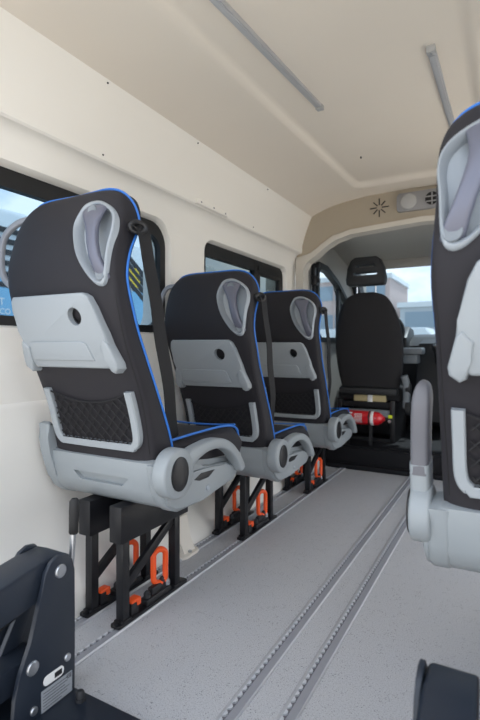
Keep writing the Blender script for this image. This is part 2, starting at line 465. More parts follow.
strip(-.238, 1.81, 3.0, 'aluminium strip light on the ceiling, the right one, partly behind the right seat')

v = thing('vent_panel', 'grey overhead panel with round lamp and round air vents on the beige header', 'vent', (-.46, 3.462, 1.912))
bm = B(); prism(bm, rrect(-.215, .36, -.058, .068, .02), 'y', -.03, .0, bev=.006); obj('panel', bm, M['vent'], v)
bm = B(); lathe(bm, [(.052, 0), (.054, .006), (.050, .010), (.046, .011), (.02, .014), (0.001, .015)], (-.135, -.03, .005), (0, -1, 0)); obj('lamp_lens', bm, M['ventl'], v)
for cx in (.015, .155, .295):
    bm = B(); lathe(bm, [(.044, 0), (.0525, 0), (.0525, .006), (.047, .010), (.044, .006), (.044, 0)], (cx, -.03, .005), (0, -1, 0)); rg = obj('vent_ring', bm, M['vent'], v)
    b2 = B(); cyl(b2, (cx, -.0315, .005), (0, 1, 0), .0445, .002, 24); obj('vent_opening', b2, M['rubber'], rg)
    b2 = B()
    for dz, hw in ((-.018, .038), (.014, .040)): bx(b2, cx-hw, cx+hw, -.037, -.031, dz+.001, dz+.009)
    bx(b2, cx-.004, cx+.004, -.0375, -.0315, -.036, .046)
    obj('louvre', b2, M['vent'], rg)
bm = B(); sx, sz = -.80, 1.912
for k in range(8):
    a = 2*PI*k/8; r0, r1 = .018, .058 if k % 2 else .066
    rot = Matrix.Rotation(-a, 3, 'Y'); m = (r0+r1)/2
    bx(bm, sx+m*math.cos(a)-(r1-r0)/2, sx+m*math.cos(a)+(r1-r0)/2, 3.4575, 3.464, sz+m*math.sin(a)-.0035, sz+m*math.sin(a)+.0035, rot=rot)
tag(obj('speaker_slots', bm, M['black']), 'dark star-shaped speaker slots in the beige header left of the vent panel', 'speaker grille')

# ------------------------------------------------------------------ passenger seat
RK = [(.40, -.025), (.55, -.045), (.66, -.067), (.76, -.097), (.90, -.157), (1.0, -.195), (1.08, -.213), (1.16, -.212), (1.25, -.190), (1.33, -.160), (1.40, -.125)]
PK = [(.40, .10), (.60, .05), (.70, .01), (.87, -.07), (1.0, -.130), (1.10, -.155), (1.18, -.138), (1.265, -.098), (1.32, -.090), (1.40, -.080)]
rear = lambda z: crom(RK, z)
pipe = lambda z: crom(PK, z)
WK = [(.40, .215), (.55, .222), (.66, .224), (.80, .224), (.95, .224), (1.06, .230), (1.235, .234)]
ZT, ZS = 1.379, 1.230
def outline(u):
    """u 0..1 up the right edge then to the top centre: (half width, z)"""
    if u < .6:
        z = .53 + (ZS-.53)*u/.6; return crom(WK, z), z
    a = (u-.6)/.4*PI/2
    return .234*abs(math.cos(a))**(2/5.2), ZS+(ZT-ZS)*abs(math.sin(a))**(2/2.9)
def sec_geo(u, z):
    r = rear(z); f = pipe(z)+.03; v = max(0, (u-.6)/.4); k = 1-.55*v**9
    return (r+f)/2, (f-r)/2*k
def sec(u, n=48, e=5.5):
    w, z = outline(u); w = max(w, .004); yc, t = sec_geo(u, z); out = []
    for i in range(n):
        a = 2*PI*i/n; ca, sa = math.cos(a), math.sin(a)
        out.append((w*math.copysign(abs(ca)**(2/e), ca), yc+t*math.copysign(abs(sa)**(2/e), sa), z))
    return out
def pipe_pt(u):
    w, z = outline(u); yc, t = sec_geo(u, z); v = max(0, (u-.6)/.4); v = v*v*(3-2*v)
    y = pipe(z)*(1-v)+(yc-.80*t)*v
    x = w*(max(0, 1-abs((y-yc)/t)**5.5))**(1/5.5)
    return (x+.0015, y, z+.004*v)
def edge_x(w, z, y):
    r = rear(z); f = pipe(z)+.03; yc = (r+f)/2; t = (f-r)/2
    return w*(max(0, 1-abs((y-yc)/t)**5.5))**(1/5.5)

def belt_parts(O):
    bm = B(); ring = [(.254+.012*math.cos(a), -.128+.020*math.cos(a), 1.250+.015*math.sin(a)) for a in [2*PI*i/16 for i in range(16)]]
    tube(bm, ring, .0075, 8, closed=True); bx(bm, .205, .250, -.150, -.105, 1.238, 1.264, bev=.008); O('belt_guide', bm, M['black'])
    bm = B(); ctr = spline([(.256, -.126, 1.254), (.262, -.108, 1.228), (.256, -.070, 1.08), (.238, -.028, .95), (.225, .03, .80), (.190, .09, .68), (.17, .13, .60)], 5)
    hwv = [.023+.005*min(1, i/10) for i in range(len(ctr))]
    rings = []
    for p, h in zip(ctr, hwv):
        d = Vector((0, .95, .3)); rings.append([p-d*h+Vector((-.0015, 0, 0)), p+d*h+Vector((-.0015, 0, 0)), p+d*h+Vector((.0015, 0, 0)), p-d*h+Vector((.0015, 0, 0))])
    loft(bm, rings); O('seat_belt', bm, M['belt'])

def make_seat(label, loc, dz=0, sx=0, sy=0, mir=False, arm_up=False, boxes=True):
    root = thing('passenger_seat', label, 'seat', loc, 'passenger seats')
    XF[0] = Matrix.Translation((sx, sy, dz)) @ (Matrix.Scale(-1, 4, (1, 0, 0)) if mir else Matrix.Identity(4))
    neg = not mir
    def lean(bm):
        for v in bm.verts:
            t = min(max((v.co.z-.98)/.22, 0), 1); v.co.x -= .016*t*t*(3-2*t)
    def O(name, bm, m, parent=None, **k):
        lean(bm); flip = XF[0]
        if not mir:
            bm.transform(flip); s = XF[0]; XF[0] = Matrix.Identity(4); o = obj(name, bm, m, parent or root, **k); XF[0] = s; return o
        return obj(name, bm, m, parent or root, **k)
    def CUT(o, bm):
        lean(bm)
        if not mir:
            bm.transform(XF[0]); s = XF[0]; XF[0] = Matrix.Identity(4); cut(o, bm); XF[0] = s
        else: cut(o, bm)
    # upholstered back
    us = [i/36*.6 for i in range(36)] + [.6+.4*i/22 for i in range(23)]
    bm = B(); loft(bm, [sec(u) for u in us])
    back = O('backrest', bm, M['fabric'])
    # teardrop dish and its grab handle
    tear = [(.066, 1.308), (.058, 1.266), (.074, 1.215), (.102, 1.160), (.142, 1.105), (.172, 1.080), (.197, 1.084), (.210, 1.12), (.218, 1.19), (.222, 1.235), (.214, 1.274), (.186, 1.306), (.13, 1.334), (.084, 1.332)]
    tr = [(p.x, p.y) for p in spline([(x+.006, z, 0) for x, z in tear], 5, True)]
    tcx, tcz = .160, 1.215
    def tring(s, off): return [(tcx+(x-tcx)*s, rear(tcz+(z-tcz)*s)+off, tcz+(z-tcz)*s) for x, z in tr]
    c = B(); loft(c, [tring(1.0, -.05), tring(1.0, .0395)]); CUT(back, c)
    bm = B(); loft(bm, [tring(1.0, .038), tring(1.02, .0), tring(1.0, -.005), tring(.95, -.008), tring(.91, -.004), tring(.80, .024), tring(.6, .030), tring(.2, .031)])
    dish = O('handle_dish', bm, M['dish'])
    bm = B(); hz = [1.326, 1.318, 1.304, 1.285, 1.262, 1.235, 1.20, 1.16, 1.13, 1.115, 1.10, 1.090]
    hw = [.070, .096, .104, .086, .060, .046, .042, .042, .046, .050, .048, .034]
    cx = [x+.010 for x in (.119, .121, .124, .129, .137, .146, .157, .169, .178, .182, .185, .187)]; ho = [.000, -.006, -.013, -.018, -.021, -.022, -.022, -.019, -.013, -.007, .000, .008]
    rings = []
    for z, w, x, o_ in zip(hz, hw, cx, ho):
        ring = []
        for k in range(14):
            a = 2*PI*k/14; ca, sa = math.cos(a), math.sin(a)
            ring.append((x+w/2*.92*math.copysign(abs(ca)**.6, ca), rear(z)+o_+.011+.011*math.copysign(abs(sa)**.7, sa), z))
        rings.append(ring)
    loft(bm, rings); hd = O('grab_handle', bm, M['silver'], dish, angle=60)
    for x, z, r_ in ((.135, 1.300, .017), (.194, 1.108, .018)):
        bm = B(); y = rear(z)+(-.0135 if z > 1.2 else -.0045)
        lathe(bm, [(r_, 0), (r_*.93, .0025), (r_*.6, .001), (.001, -.001)], (x, y, z), (0, -1, .1), 18); O('bolt_cover', bm, M['dashg'], hd)
    # piping
    pts = []
    for u in us[3:]: pts.append(pipe_pt(u))
    path = pts + [(-x, y, z) for x, y, z in pts[::-1][1:]]
    bm = B(); tube(bm, path, .0036, 8); O('piping', bm, M['blue'], back)
    # seam line of the side panel
    seam = [(edge_x(crom(WK, z), z, rear(z)+.012)+.0002, rear(z)+.012, z) for z in [.58+.03*i for i in range(17)]]
    bm = B(); tube(bm, seam, .0012, 6); O('seam', bm, M['net'], back)
    # folding tray with finger hole
    def plate(outl, y_off, th, bev):
        t = bmesh.new(); A = [t.verts.new((x, rear(z)+y_off, z)) for x, z in outl]; Bv = [t.verts.new((x, rear(z)+y_off+th, z)) for x, z in outl]
        n = len(outl)
        for i in range(n): t.faces.new((A[i], A[(i+1) % n], Bv[(i+1) % n], Bv[i]))
        fa = t.faces.new(A); t.faces.new(Bv)
        if bev: bmesh.ops.bevel(t, geom=list(fa.edges), offset=bev, segments=3, affect='EDGES', profile=.5)
        bmesh.ops.triangulate(t, faces=[f for f in t.faces if len(f.verts) > 4])
        bm = B(); join(bm, t); return bm
    tray = [(x+.006, z) for x, z in [(-.170, 1.062), (-.182, 1.050), (-.190, 1.02), (-.186, .96), (-.172, .90), (-.164, .856), (-.160, .846), (.150, .846), (.160, .850), (.178, .905), (.172, .95), (.155, 1.02), (.142, 1.05), (.125, 1.060)]]
    o = O('tray_table', plate(tray, -.026, .032, .007), M['tray'])
    c = B(); cyl(c, (.080, rear(1.0), 1.0), (0, 1, .22), .0265, .06, 28); CUT(o, c)
    bm = B(); lathe(bm, [(.0265, 0), (.0265, .004), (.022, .004), (.022, 0)], (.080, rear(1.0)+.001, 1.0), (0, -1, -.22), 28)
    O('finger_hole', bm, M['black'], o)
    pl = [(-.135, .925), (.085, .925), (.10, .918), (.115, .868), (-.148, .868), (-.142, .915)]
    O('tray_ridge', plate(pl, -.031, .012, .004), M['tray'], o)
    for s in (1, -1):
        hp = [(.150*s, .908), (.172*s, .930), (.182*s, .918), (.198*s, .862), (.196*s, .846), (.178*s, .832), (.166*s, .838), (.157*s, .87)]
        O('tray_hinge', plate(hp if s > 0 else hp[::-1], -.031, .040, .006), M['tray'])
    # pocket frame and net
    cxp = 0
    U = [(-.166, .776), (-.166, .71), (-.164, .634), (-.148, .606), (-.115, .602), (.137, .602), (.166, .606), (.182, .634), (.184, .71), (.184, .776)]
    path = [(x, rear(z)-.004, z) for x, z in U]
    bm = B(); P = spline([(x, y, z) for x, y, z in path], 5)
    rings = []
    for i, p in enumerate(P):
        a = P[max(i-1, 0)]; b = P[min(i+1, len(P)-1)]; t = (b-a).normalized(); nrm = Vector((0, 1, .2)).normalized(); sd = t.cross(nrm).normalized()
        rings.append([p + sd*x + nrm*y for x, y in ((-.013, .016), (-.013, -.006), (-.010, -.010), (.010, -.010), (.013, -.006), (.013, .016))])
    loft(bm, rings); pf = O('pocket_frame', bm, M['tray'])
    bm = B(); zb, zt = .612, .766
    sag = lambda x: zt - .030*(1-(x/.158)**2)
    for fam in (1, -1):
        for k in range(-9, 18):
            x0 = -.158 + k*.036; pts = []
            for j in range(15):
                z = zb + (zt-zb)*j/14; x = x0 + fam*(z-zb)*.95 if fam > 0 else -x0 - (z-zb)*.95
                if abs(x) <= .157 and z <= sag(x): pts.append((x+.009, rear(z)-.008-.004*math.cos(x*9), z))
            if len(pts) > 1: tube(bm, pts, .0024, 5)
    for j in (0, 1):
        zz = lambda x: sag(x) if j == 0 else zb
        tube(bm, [(x+.009, rear(zz(x))-.009, zz(x)) for x in [-.158+.0158*i for i in range(21)]], .003, 6)
    O('pocket_net', bm, M['net'], pf)
    # side grab loop on the wall side
    hr_ = .288 if boxes else .262
    loop = spline([(-.20, -.140, 1.328), (-.245, -.150, 1.318), (-hr_, -.165, 1.278), (-hr_-.010, -.172, 1.215), (-hr_-.004, -.172, 1.150), (-.258, -.168, 1.11), (-.205, -.165, 1.085)], 5)
    bm = B(); sweep_rect(bm, loop, .018, .020, up=(0, 1, 0)); O('side_handle', bm, M['hgrey'], angle=60)
    # belt guide and belt
    if not arm_up: belt_parts(O)
    # moulded seat shell
    body = [(-.054, .556), (-.052, .53), (-.034, .46), (-.012, .424), (.02, .402), (.06, .392), (.20, .392), (.41, .412), (.49, .45), (.50, .49), (.10, .525), (.02, .55), (-.03, .565)]
    bm = B(); prism(bm, body, 'x', -.232, .232, bev=.012, seg=3)
    sh = O('seat_shell', bm, M['shell'])
    c = B(); loft(c, [[(-.125, -.09, .502), (-.10, -.09, .465), (.10, -.09, .465), (.135, -.09, .502)], [(-.115, -.030, .497), (-.09, -.022, .470), (.09, -.022, .470), (.125, -.030, .497)]]); CUT(sh, c)
    side = [(-.078, .650), (-.074, .60), (-.066, .55), (-.040, .47), (-.018, .425), (.015, .400), (.05, .387), (.19, .389), (.40, .410), (.435, .44), (.42, .470), (.34, .485), (.20, .500), (.13, .515), (.09, .56), (.05, .60), (.0, .615), (-.04, .625), (-.060, .655)]
    side_a = [p for p in side[:1]*0 + [(-.060, .552)] + side[3:14] if True] + [(.10, .550), (.05, .562), (.0, .564), (-.03, .562)]
    for s, pr in ((1, side_a), (-1, side)):
        bm = B(); prism(bm, pr, 'x', *sorted((s*.206, s*.252)), bev=.010, seg=3); O('side_shell', bm, M['shell'])
    # raised side cover with bolt cap
    cov = [(-.040, .505), (-.034, .46), (-.010, .425), (.02, .405), (.05, .397), (.19, .399), (.37, .416), (.405, .44), (.39, .468), (.32, .484), (.20, .497), (.13, .50), (.07, .50), (.03, .50), (-.01, .50)]
    bm = B(); prism(bm, cov, 'x', .248, .262, bev=.006, seg=3); sc_ = O('side_cover', bm, M['shell'])
    bm = B(); lathe(bm, [(.0095, 0), (.0095, .003), (.006, .006), (.001, .007)], (.262, .200, .428), (1, 0, 0), 16); O('cap', bm, M['dish'], sc_)
    bm = B(); prism(bm, [(.118, .474), (.160, .488), (.245, .482), (.205, .464), (.15, .464)], 'x', .255, .2635, bev=.001); O('release_lever', bm, M['black'], sc_)
    # armrest with round pivot cap
    bm = B()
    if not arm_up:
        ap = spline([(.0, .525), (.05, .553), (.115, .574), (.19, .584), (.26, .577), (.32, .552), (.37, .508), (.405, .452)] and
                    [(.268, y, z) for y, z in ((-.02, .522), (.05, .548), (.115, .570), (.19, .580), (.26, .572), (.32, .546), (.37, .503), (.405, .455))], 4)
        th = [.068-.032*min(1, i/10) for i in range(len(ap))]; th[-1] = .03; th[0] = .05
        sweep_rect(bm, ap, .048, th, up=(1, 0, 0), n=20); cyl(bm, (.266, .002, .524), (1, 0, 0), .077, .052, 36, bev=.008)
        arm = O('armrest', bm, M['shell'], angle=50)
    else:
        ap = spline([(.270, .02, .49), (.270, .015, .53), (.270, .005, .59), (.270, -.004, .645)], 4)
        sweep_rect(bm, ap, .044, .080, up=(1, 0, 0), n=20)
        cyl(bm, (.267, .002, .524), (1, 0, 0), .066, .046, 36, bev=.008)
        arm = O('armrest', bm, M['shell'], angle=50)
        bm = B(); ap = spline([(.270, -.002, .62), (.269, -.010, .68), (.266, -.025, .74), (.262, -.035, .795), (.258, -.04, .828)], 4)
        sweep_rect(bm, ap, [.040]*12+[.038, .035, .030, .022, .010], [.078]*12+[.07, .06, .05, .035, .015], up=(1, 0, 0), n=20); O('arm_pad', bm, M['armpad'], arm)
    bm = B(); lathe(bm, [(.050, 0), (.050, .004), (.046, .006), (.01, .007), (.001, .007)], (0, 0, 0), (1, 0, 0), 32); bm.transform(Matrix.Translation((.291, .000, .524)) @ Matrix.Diagonal((1, .86, 1.04, 1))); O('pivot_cap', bm, M['black'], arm)
    # cushion and its piping
    bm = B(); rings = []
    for i in range(17):
        x = -.222 + .444*i/16; b_ = abs(x)/.222; lift = .018*max(0, (b_-.55)/.45)**1.5
        drop = .03*max(0, (b_-.93)/.07)
        prof_ = [(.0, .50), (.0, .60), (.06, .592+lift), (.18, .588+lift), (.32, .590+lift), (.43, .592+lift*.8), (.485, .585+lift*.4), (.515, .560), (.512, .52), (.485, .475), (.44, .455), (.2, .47)]
        rings.append([(x, y, z-drop if z > .54 else z) for y, z in prof_])
    loft(bm, rings); cu = O('seat_cushion', bm, M['fabric'], angle=60)
    for s in (1, -1):
        ln = spline([(s*.205, .06, .606), (s*.205, .18, .609), (s*.205, .32, .610), (s*.205, .42, .606), (s*.205, .49, .590), (s*.203, .517, .558), (s*.203, .513, .515), (s*.20, .49, .48)], 5)
        bm = B(); tube(bm, ln, .0045, 8); O('piping', bm, M['blue'], cu)
    bm = B(); ln = [(-.205+.41*i/16, .487, .592+.010*(abs(i-8)/8)**2) for i in range(17)]; tube(bm, ln, .004, 8); O('piping', bm, M['blue'], cu)
    # legs: two welded side frames with foot plates and floor locks
    s0 = XF[0]; XF[0] = Matrix.Scale(-1, 4, (1, 0, 0)) if mir else Matrix.Identity(4)
    zt = .30 if not boxes else .285
    for fx_ in (-.076, .063):
        if boxes:
            bm = B(); bx(bm, fx_-.026, fx_+.026, -.035, .33, .28, .398, bev=.003)
            obj('mount_box', bm, M['powder'], root)
        for y in (0.0, .275):
            bm = B(); bx(bm, fx_-.0155, fx_+.0155, y-.0155, y+.0155, .012, zt, bev=.002); lg = obj('leg', bm, M['powder'], root)
            b2 = B(); bx(b2, fx_-.019, fx_+.019, y-.023, y+.023, .010, .026, bev=.003); cyl(b2, (fx_, y-.03, .018), (0, 0, 1), .010, .016, 12); obj('foot', b2, M['powder'], lg)
        bm = B(); p0 = Vector((fx_, .005, .125)); p1 = Vector((fx_, .265, .275)); d = p1-p0
        rot = Matrix.Rotation(math.atan2(d.z, d.y), 3, 'X'); m_ = (p0+p1)/2; L_ = d.length/2
        bx(bm, m_.x-.009, m_.x+.009, m_.y-L_, m_.y+L_, m_.z-.016, m_.z+.016, rot=rot, bev=.002); obj('brace', bm, M['powder'], root)
        bm = B(); prism(bm, rrect(-.02+fx_, .02+fx_, -.04, .335, .008), 'z', .0105, .019, bev=.001); fp = obj('foot_plate', bm, M['powder'], root)
        # floor lock
        bm = B(); bx(bm, fx_-.017, fx_+.017, .10, .235, .018, .040, bev=.004); bx(bm, fx_-.011, fx_+.011, .135, .215, .036, .066, bev=.005); bx(bm, fx_-.012, fx_+.012, .028, .065, .018, .058, bev=.004)
        lk = obj('floor_lock', bm, M['black'], root)
        for y, zz in ((.115, .05), (.20, .066), (.225, .05)):
            b2 = B(); cyl(b2, (fx_+.004, y, zz), (0, 0, 1), .012, .014, 14); lathe(b2, [(.010, 0), (.009, .005), (.004, .009), (.001, .010)], (fx_+.004, y, zz+.007), (0, 0, 1), 14); obj('bolt', b2, M['steel'] if y > .2 else M['dash'], lk)
        bm = B(); bx(bm, fx_-.016, fx_+.016, .026, .072, .060, .070, bev=.004); bx(bm, fx_+.004, fx_+.016, .054, .072, .045, .064, bev=.003); obj('lock_tab', bm, M['orange'], lk)
        # oval pull ring
        bm = B(); oval = []
        for i in range(28):
            a = 2*PI*i/28; cy_, cz_ = .022*math.cos(a), .022*math.sin(a)+(.038 if math.sin(a) >= 0 else -.038)
            oval.append((fx_+cy_*.45, .188+cy_, .122+cz_))
        tube(bm, oval, .0105, 10, closed=True); obj('pull_ring', bm, M['orange'], root)
    XF[0] = Matrix.Identity(4)
    return root

SEAT1 = (-1.160, 1.180, 0); SEAT2 = (-1.157, 1.997, 0); SEAT3 = (-1.157, 2.830, 0); SEAT4 = (.096, 1.165, 0)
s1 = make_seat('black and grey passenger seat nearest on the left, mounted on tall black box brackets', SEAT1)
s2 = make_seat('black and grey passenger seat in the middle of the left row of three', SEAT2, dz=-.115, sx=-.042, sy=.035, boxes=False)
s3 = dup(s2, SEAT3, 'black and grey passenger seat frontmost in the left row, beside the fire extinguisher')
s4 = make_seat('black and grey passenger seat at the right edge with its armrest folded up', SEAT4, dz=.005, mir=True, arm_up=True)

# ------------------------------------------------------------------ wheelchair lift at the rear sill
lf = thing('wheelchair_lift', 'dark anthracite wheelchair lift mechanism at the rear sill with a black-gripped lever', 'wheelchair lift', (-.55, .87, 0))
LX, LY = -.55, .87
def LO(name, bm, m, parent=None, **k):
    bm.transform(Matrix.Translation((-LX, -LY, 0))); return obj(name, bm, m, parent or lf, **k)
bm = B(); bx(bm, -1.22, .12, .62, .872, .003, .032, bev=.003); LO('base_plate', bm, M['lift'])
for x in (-.925, -.30):
    bm = B(); cyl(bm, (x, .845, .036), (0, 0, 1), .013, .008, 6); lathe(bm, [(.010, 0), (.010, .014), (.007, .019), (.001, .021)], (x, .845, .038), (0, 0, 1), 14); LO('bolt', bm, M['dash'])
plate_pts = [(.690, .03), (.868, .03), (.868, .20), (.868, .338), (.860, .368), (.842, .388), (.818, .392), (.795, .382), (.778, .36), (.766, .31), (.738, .215), (.708, .15), (.696, .11)]
for xa, xb in ((-.982, -.970), (-1.10, -1.088), (-.128, -.118), (-.012, 0.0)):
    bm = B(); prism(bm, plate_pts, 'x', xa, xb, bev=.002); sp = LO('side_plate', bm, M['lift'])
    if xa == -.982:
        for (y, z, r) in ((.822, .352, .0165), (.742, .157, .0165), (.843, .127, .0095), (.745, .055, .010)):
            b2 = B(); lathe(b2, [(r, 0), (r, .003), (r*.85, .005), (.001, .0055)], (-.970, y, z), (1, 0, 0), 20); LO('pin', b2, M['steel'], sp)
        # rounded sticker and data plate
        a = math.radians(13)
        mt = Matrix.Translation((-.970, .802, .104)) @ Matrix.Rotation(0, 4, 'X')
        b2 = B(); prism(b2, rrect(-.030, .030, -.012, .012, .011), 'x', 0, .0012); b2.transform(mt); st = LO('sticker', b2, M['white'], sp)
        st['label'] = 'white rounded sticker'
        b2 = B(); bx(b2, .0, .002, .002, .024, -.007, .006); b2.transform(mt); LO('print', b2, M['black'], sp)
        b2 = B(); prism(b2, rrect(.766, .858, .034, .086, .002), 'x', -.970, -.9688); dp = LO('data_plate', b2, M['glabel'], sp)
        b2 = B()
        for i in range(6): bx(b2, -.9688, -.9684, .771, .835+.015*((i*7) % 3)/2 - (.01 if i == 0 else 0), .040+.0075*i, .0412+.0075*i)
        LO('print', b2, M['dash'], dp)
        tb = text_bm('CE', .014, Matrix.Translation((-.9686, .848, .0775)) @ Matrix(((0, 0, 1, 0), (1, 0, 0, 0), (0, 1, 0, 0), (0, 0, 0, 1)))); LO('print', tb, M['dash'], dp)
for xa, xb in ((-1.082, -.988), (-.115, -.040)):
    bm = B(); prism(bm, [(.868, .372), (.84, .386), (.78, .382), (.10, .272), (.10, .185), (.80, .295), (.85, .315)], 'x', xa, xb, bev=.006); LO('upper_arm', bm, M['lift'])
    bm = B(); prism(bm, [(.79, .165), (.79, .10), (.10, .09), (.10, .165)], 'x', xa+.012, xb-.012, bev=.004); LO('lower_arm', bm, M['lift'])
    bm = B(); cyl(bm, ((xa+xb)/2, .764, .132), (1, 0, 0), .022, abs(xb-xa)-.01, 20); LO('spacer', bm, M['steel'])
    bm = B(); tube(bm, spline([((xa+xb)/2, .80, .27), ((xa+xb)/2+.01, .6, .235), ((xa+xb)/2, .4, .22), ((xa+xb)/2, .1, .22)], 6), .004, 8); LO('hose', bm, M['rubber'])
bm = B(); prism(bm, [(.80, .30), (.845, .31), (.70, .02), (.64, .02)], 'x', -1.075, -1.06, bev=.002); LO('web_plate', bm, M['lift'])
bm = B(); tube(bm, [(-1.0, .878, .30), (-1.0, .886, .38), (-1.0, .894, .50)], .0075, 12); lv = LO('lever', bm, M['steel'])
bm = B(); lathe(bm, [(.010, .0), (.0125, .004), (.0125, .03), (.0135, .06), (.0130, .085), (.008, .092), (.001, .093)], (-1.0, .890, .416), (0, 0.04, 1), 20); LO('grip', bm, M['rubber'], lv)['label'] = 'black rubber grip'

# ------------------------------------------------------------------ cab: driver seat, extinguisher, wheel, dash
ds = thing('driver_seat', 'black driver seat with slotted headrest seen from behind in the cab', 'seat', (-1.005, 3.98, .135))
def DO(name, bm, m, parent=None, **k): return obj(name, bm, m, parent or ds, **k)
def dsec(z):
    w = crom([(.46, .235), (.6, .262), (.8, .275), (.95, .262), (1.08, .225), (1.16, .185), (1.205, .14), (1.23, .07)], z)
    r = crom([(.46, -.02), (.7, -.06), (1.0, -.11), (1.15, -.125), (1.23, -.10)], z); f = r + crom([(.46, .14), (.9, .13), (1.1, .11), (1.23, .05)], z)
    return [(w*math.copysign(abs(math.cos(a))**.55, math.cos(a)), (r+f)/2+(f-r)/2*math.copysign(abs(math.sin(a))**.6, math.sin(a)), z) for a in [2*PI*i/32 for i in range(32)]]
bm = B(); loft(bm, [dsec(.46+.77*i/40) for i in range(41)]); DO('backrest', bm, M['cabfab'])
hr = [(-.155, 1.30), (-.16, 1.34), (-.145, 1.42), (-.12, 1.49), (-.085, 1.515), (.085, 1.515), (.12, 1.49), (.145, 1.42), (.16, 1.34), (.155, 1.30), (.135, 1.285), (-.135, 1.285)]
bm = B(); prism(bm, hr, 'y', -.13, -.03, bev=.018, seg=3); hro = DO('headrest', bm, M['dash'])
for z0, z1, w in ((1.365, 1.392, .095), (1.432, 1.452, .08)):
    c = B(); prism(c, rrect(-w, w, z0, z1, .01), 'y', -.3, .2)
    bpy.context.view_layer.update(); me = bpy.data.meshes.new('cutter'); c.to_mesh(me); c.free(); co = bpy.data.objects.new('cutter', me); C.objects.link(co); co.matrix_world = hro.matrix_world
    md = hro.modifiers.new('cut', 'BOOLEAN'); md.object = co; md.solver = 'EXACT'; bpy.context.view_layer.update()
    nm = bpy.data.meshes.new_from_object(hro.evaluated_get(bpy.context.evaluated_depsgraph_get())); hro.modifiers.clear(); hro.data = nm; bpy.data.objects.remove(co)
for s in (-1, 1):
    bm = B(); cyl(bm, (s*.075, -.08, 1.25), (0, 0, 1), .007, .12, 12); DO('headrest_post', bm, M['chrome'], hro)
bm = B(); bx(bm, -.26, .26, .0, .50, .34, .47, bev=.04, seg=3); DO('cushion', bm, M['cabfab'])
bm = B(); bx(bm, -.235, .235, -.06, .02, .40, .455, bev=.012); DO('back_trim', bm, M['dash'])
bm = B(); bx(bm, -.22, .18, -.10, -.05, .225, .285, bev=.012); DO('front_bar', bm, M['dashg'])
bm = B()
for x in (-.23, .20): bx(bm, x-.02, x+.02, -.06, .42, .0, .36, bev=.005)
bx(bm, -.23, .2, .30, .34, .0, .34); bx(bm, -.23, .2, -.03, .0, .30, .34); bx(bm, -.23, .2, -.04, .0, .0, .05)
DO('seat_base', bm, M['black'])
bm = B(); bx(bm, -.12, .14, -.02, .10, .342, .395, bev=.004); DO('pouch', bm, M['paper'])
bm = B(); bx(bm, -.005, .035, -.028, -.018, .30, .40, bev=.002); DO('buckle_tag', bm, M['white'])
bm = B(); sweep_rect(bm, spline([(.285, -.03, .56), (.30, -.02, .50), (.30, .0, .40), (.29, .01, .30)], 5), .05, .07, up=(1, 0, 0)); DO('recliner_cover', bm, M['dashg'])
for z, r_ in ((.30, .055), (.46, .04)):
    bm = B(); cyl(bm, (.315, -.01, z), (1, 0, 0), r_, .04, 24, bev=.006); DO('adjuster_knob', bm, M['dash'])

fe = thing('fire_extinguisher', 'red fire extinguisher with white label lying across the foot of the driver seat', 'fire extinguisher', (-.995, 3.72, .375))
for nm_, pr, m_ in (('cylinder', [(.001, -.20), (.035, -.198), (.05, -.185), (.053, -.17), (.053, .10), (.050, .125), (.038, .15), (.022, .165), (.016, .17), (.016, .18), (.001, .18)], 'red'),):
    bm = B(); lathe(bm, pr, (0, 0, 0), (1, 0, 0), 32); fec = obj(nm_, bm, M[m_], fe)
bm = B(); lathe(bm, [(.0535, 0), (.0542, .001), (.0542, .022), (.0535, .023)], (.075, 0, 0), (1, 0, 0), 32); obj('band', bm, M['white'], fec)
bm = B()
def patch(x0, x1, a0, a1):
    R = []
    for x in (x0, x1): R.append([(x, -.0538*math.cos(math.radians(a0+(a1-a0)*k/4)), .0538*math.sin(math.radians(a0+(a1-a0)*k/4))) for k in range(5)])
    t = bmesh.new(); A = [[t.verts.new(p) for p in r] for r in R]
    for k in range(4): t.faces.new((A[0][k], A[0][k+1], A[1][k+1], A[1][k]))
    join(bm, t)
for i, x in enumerate((-.17, -.13, -.09)):
    for a in (-42, -12, 18, 44): patch(x, x+(.026 if (i+a) % 3 else .018), a-7, a+7)
for a in (-34, -22, -10, 2, 14, 26, 38): patch(-.045, .055-.02*(a % 3), a-2.5, a+2.5)
obj('label_print', bm, M['white'], fec)
bm = B(); cyl(bm, (.195, 0, 0), (1, 0, 0), .014, .05, 16); bx(bm, .21, .25, -.012, .012, -.012, .03, bev=.004); v_ = obj('valve', bm, M['black'], fe)
bm = B(); bx(bm, .205, .235, -.022, -.012, .01, .035, bev=.003); obj('safety_tag', bm, M['yellow'], v_)
bm = B(); cyl(bm, (.215, -.018, -.012), (0, 1, 0), .012, .012, 16); obj('gauge', bm, M['chrome'], v_)
bm = B()
for x in (-.12, .06):
    bm = B(); lathe(bm, [(.0545, 0), (.0565, 0), (.0565, .012), (.0545, .012), (.0545, 0)], (x, 0, 0), (1, 0, 0), 24)
    bx(bm, x, x+.012, .05, .15, -.012, .012); bx(bm, x-.005, x+.02, -.0, .02, -.21, -.054); obj('bracket', bm, M['black'], fe)

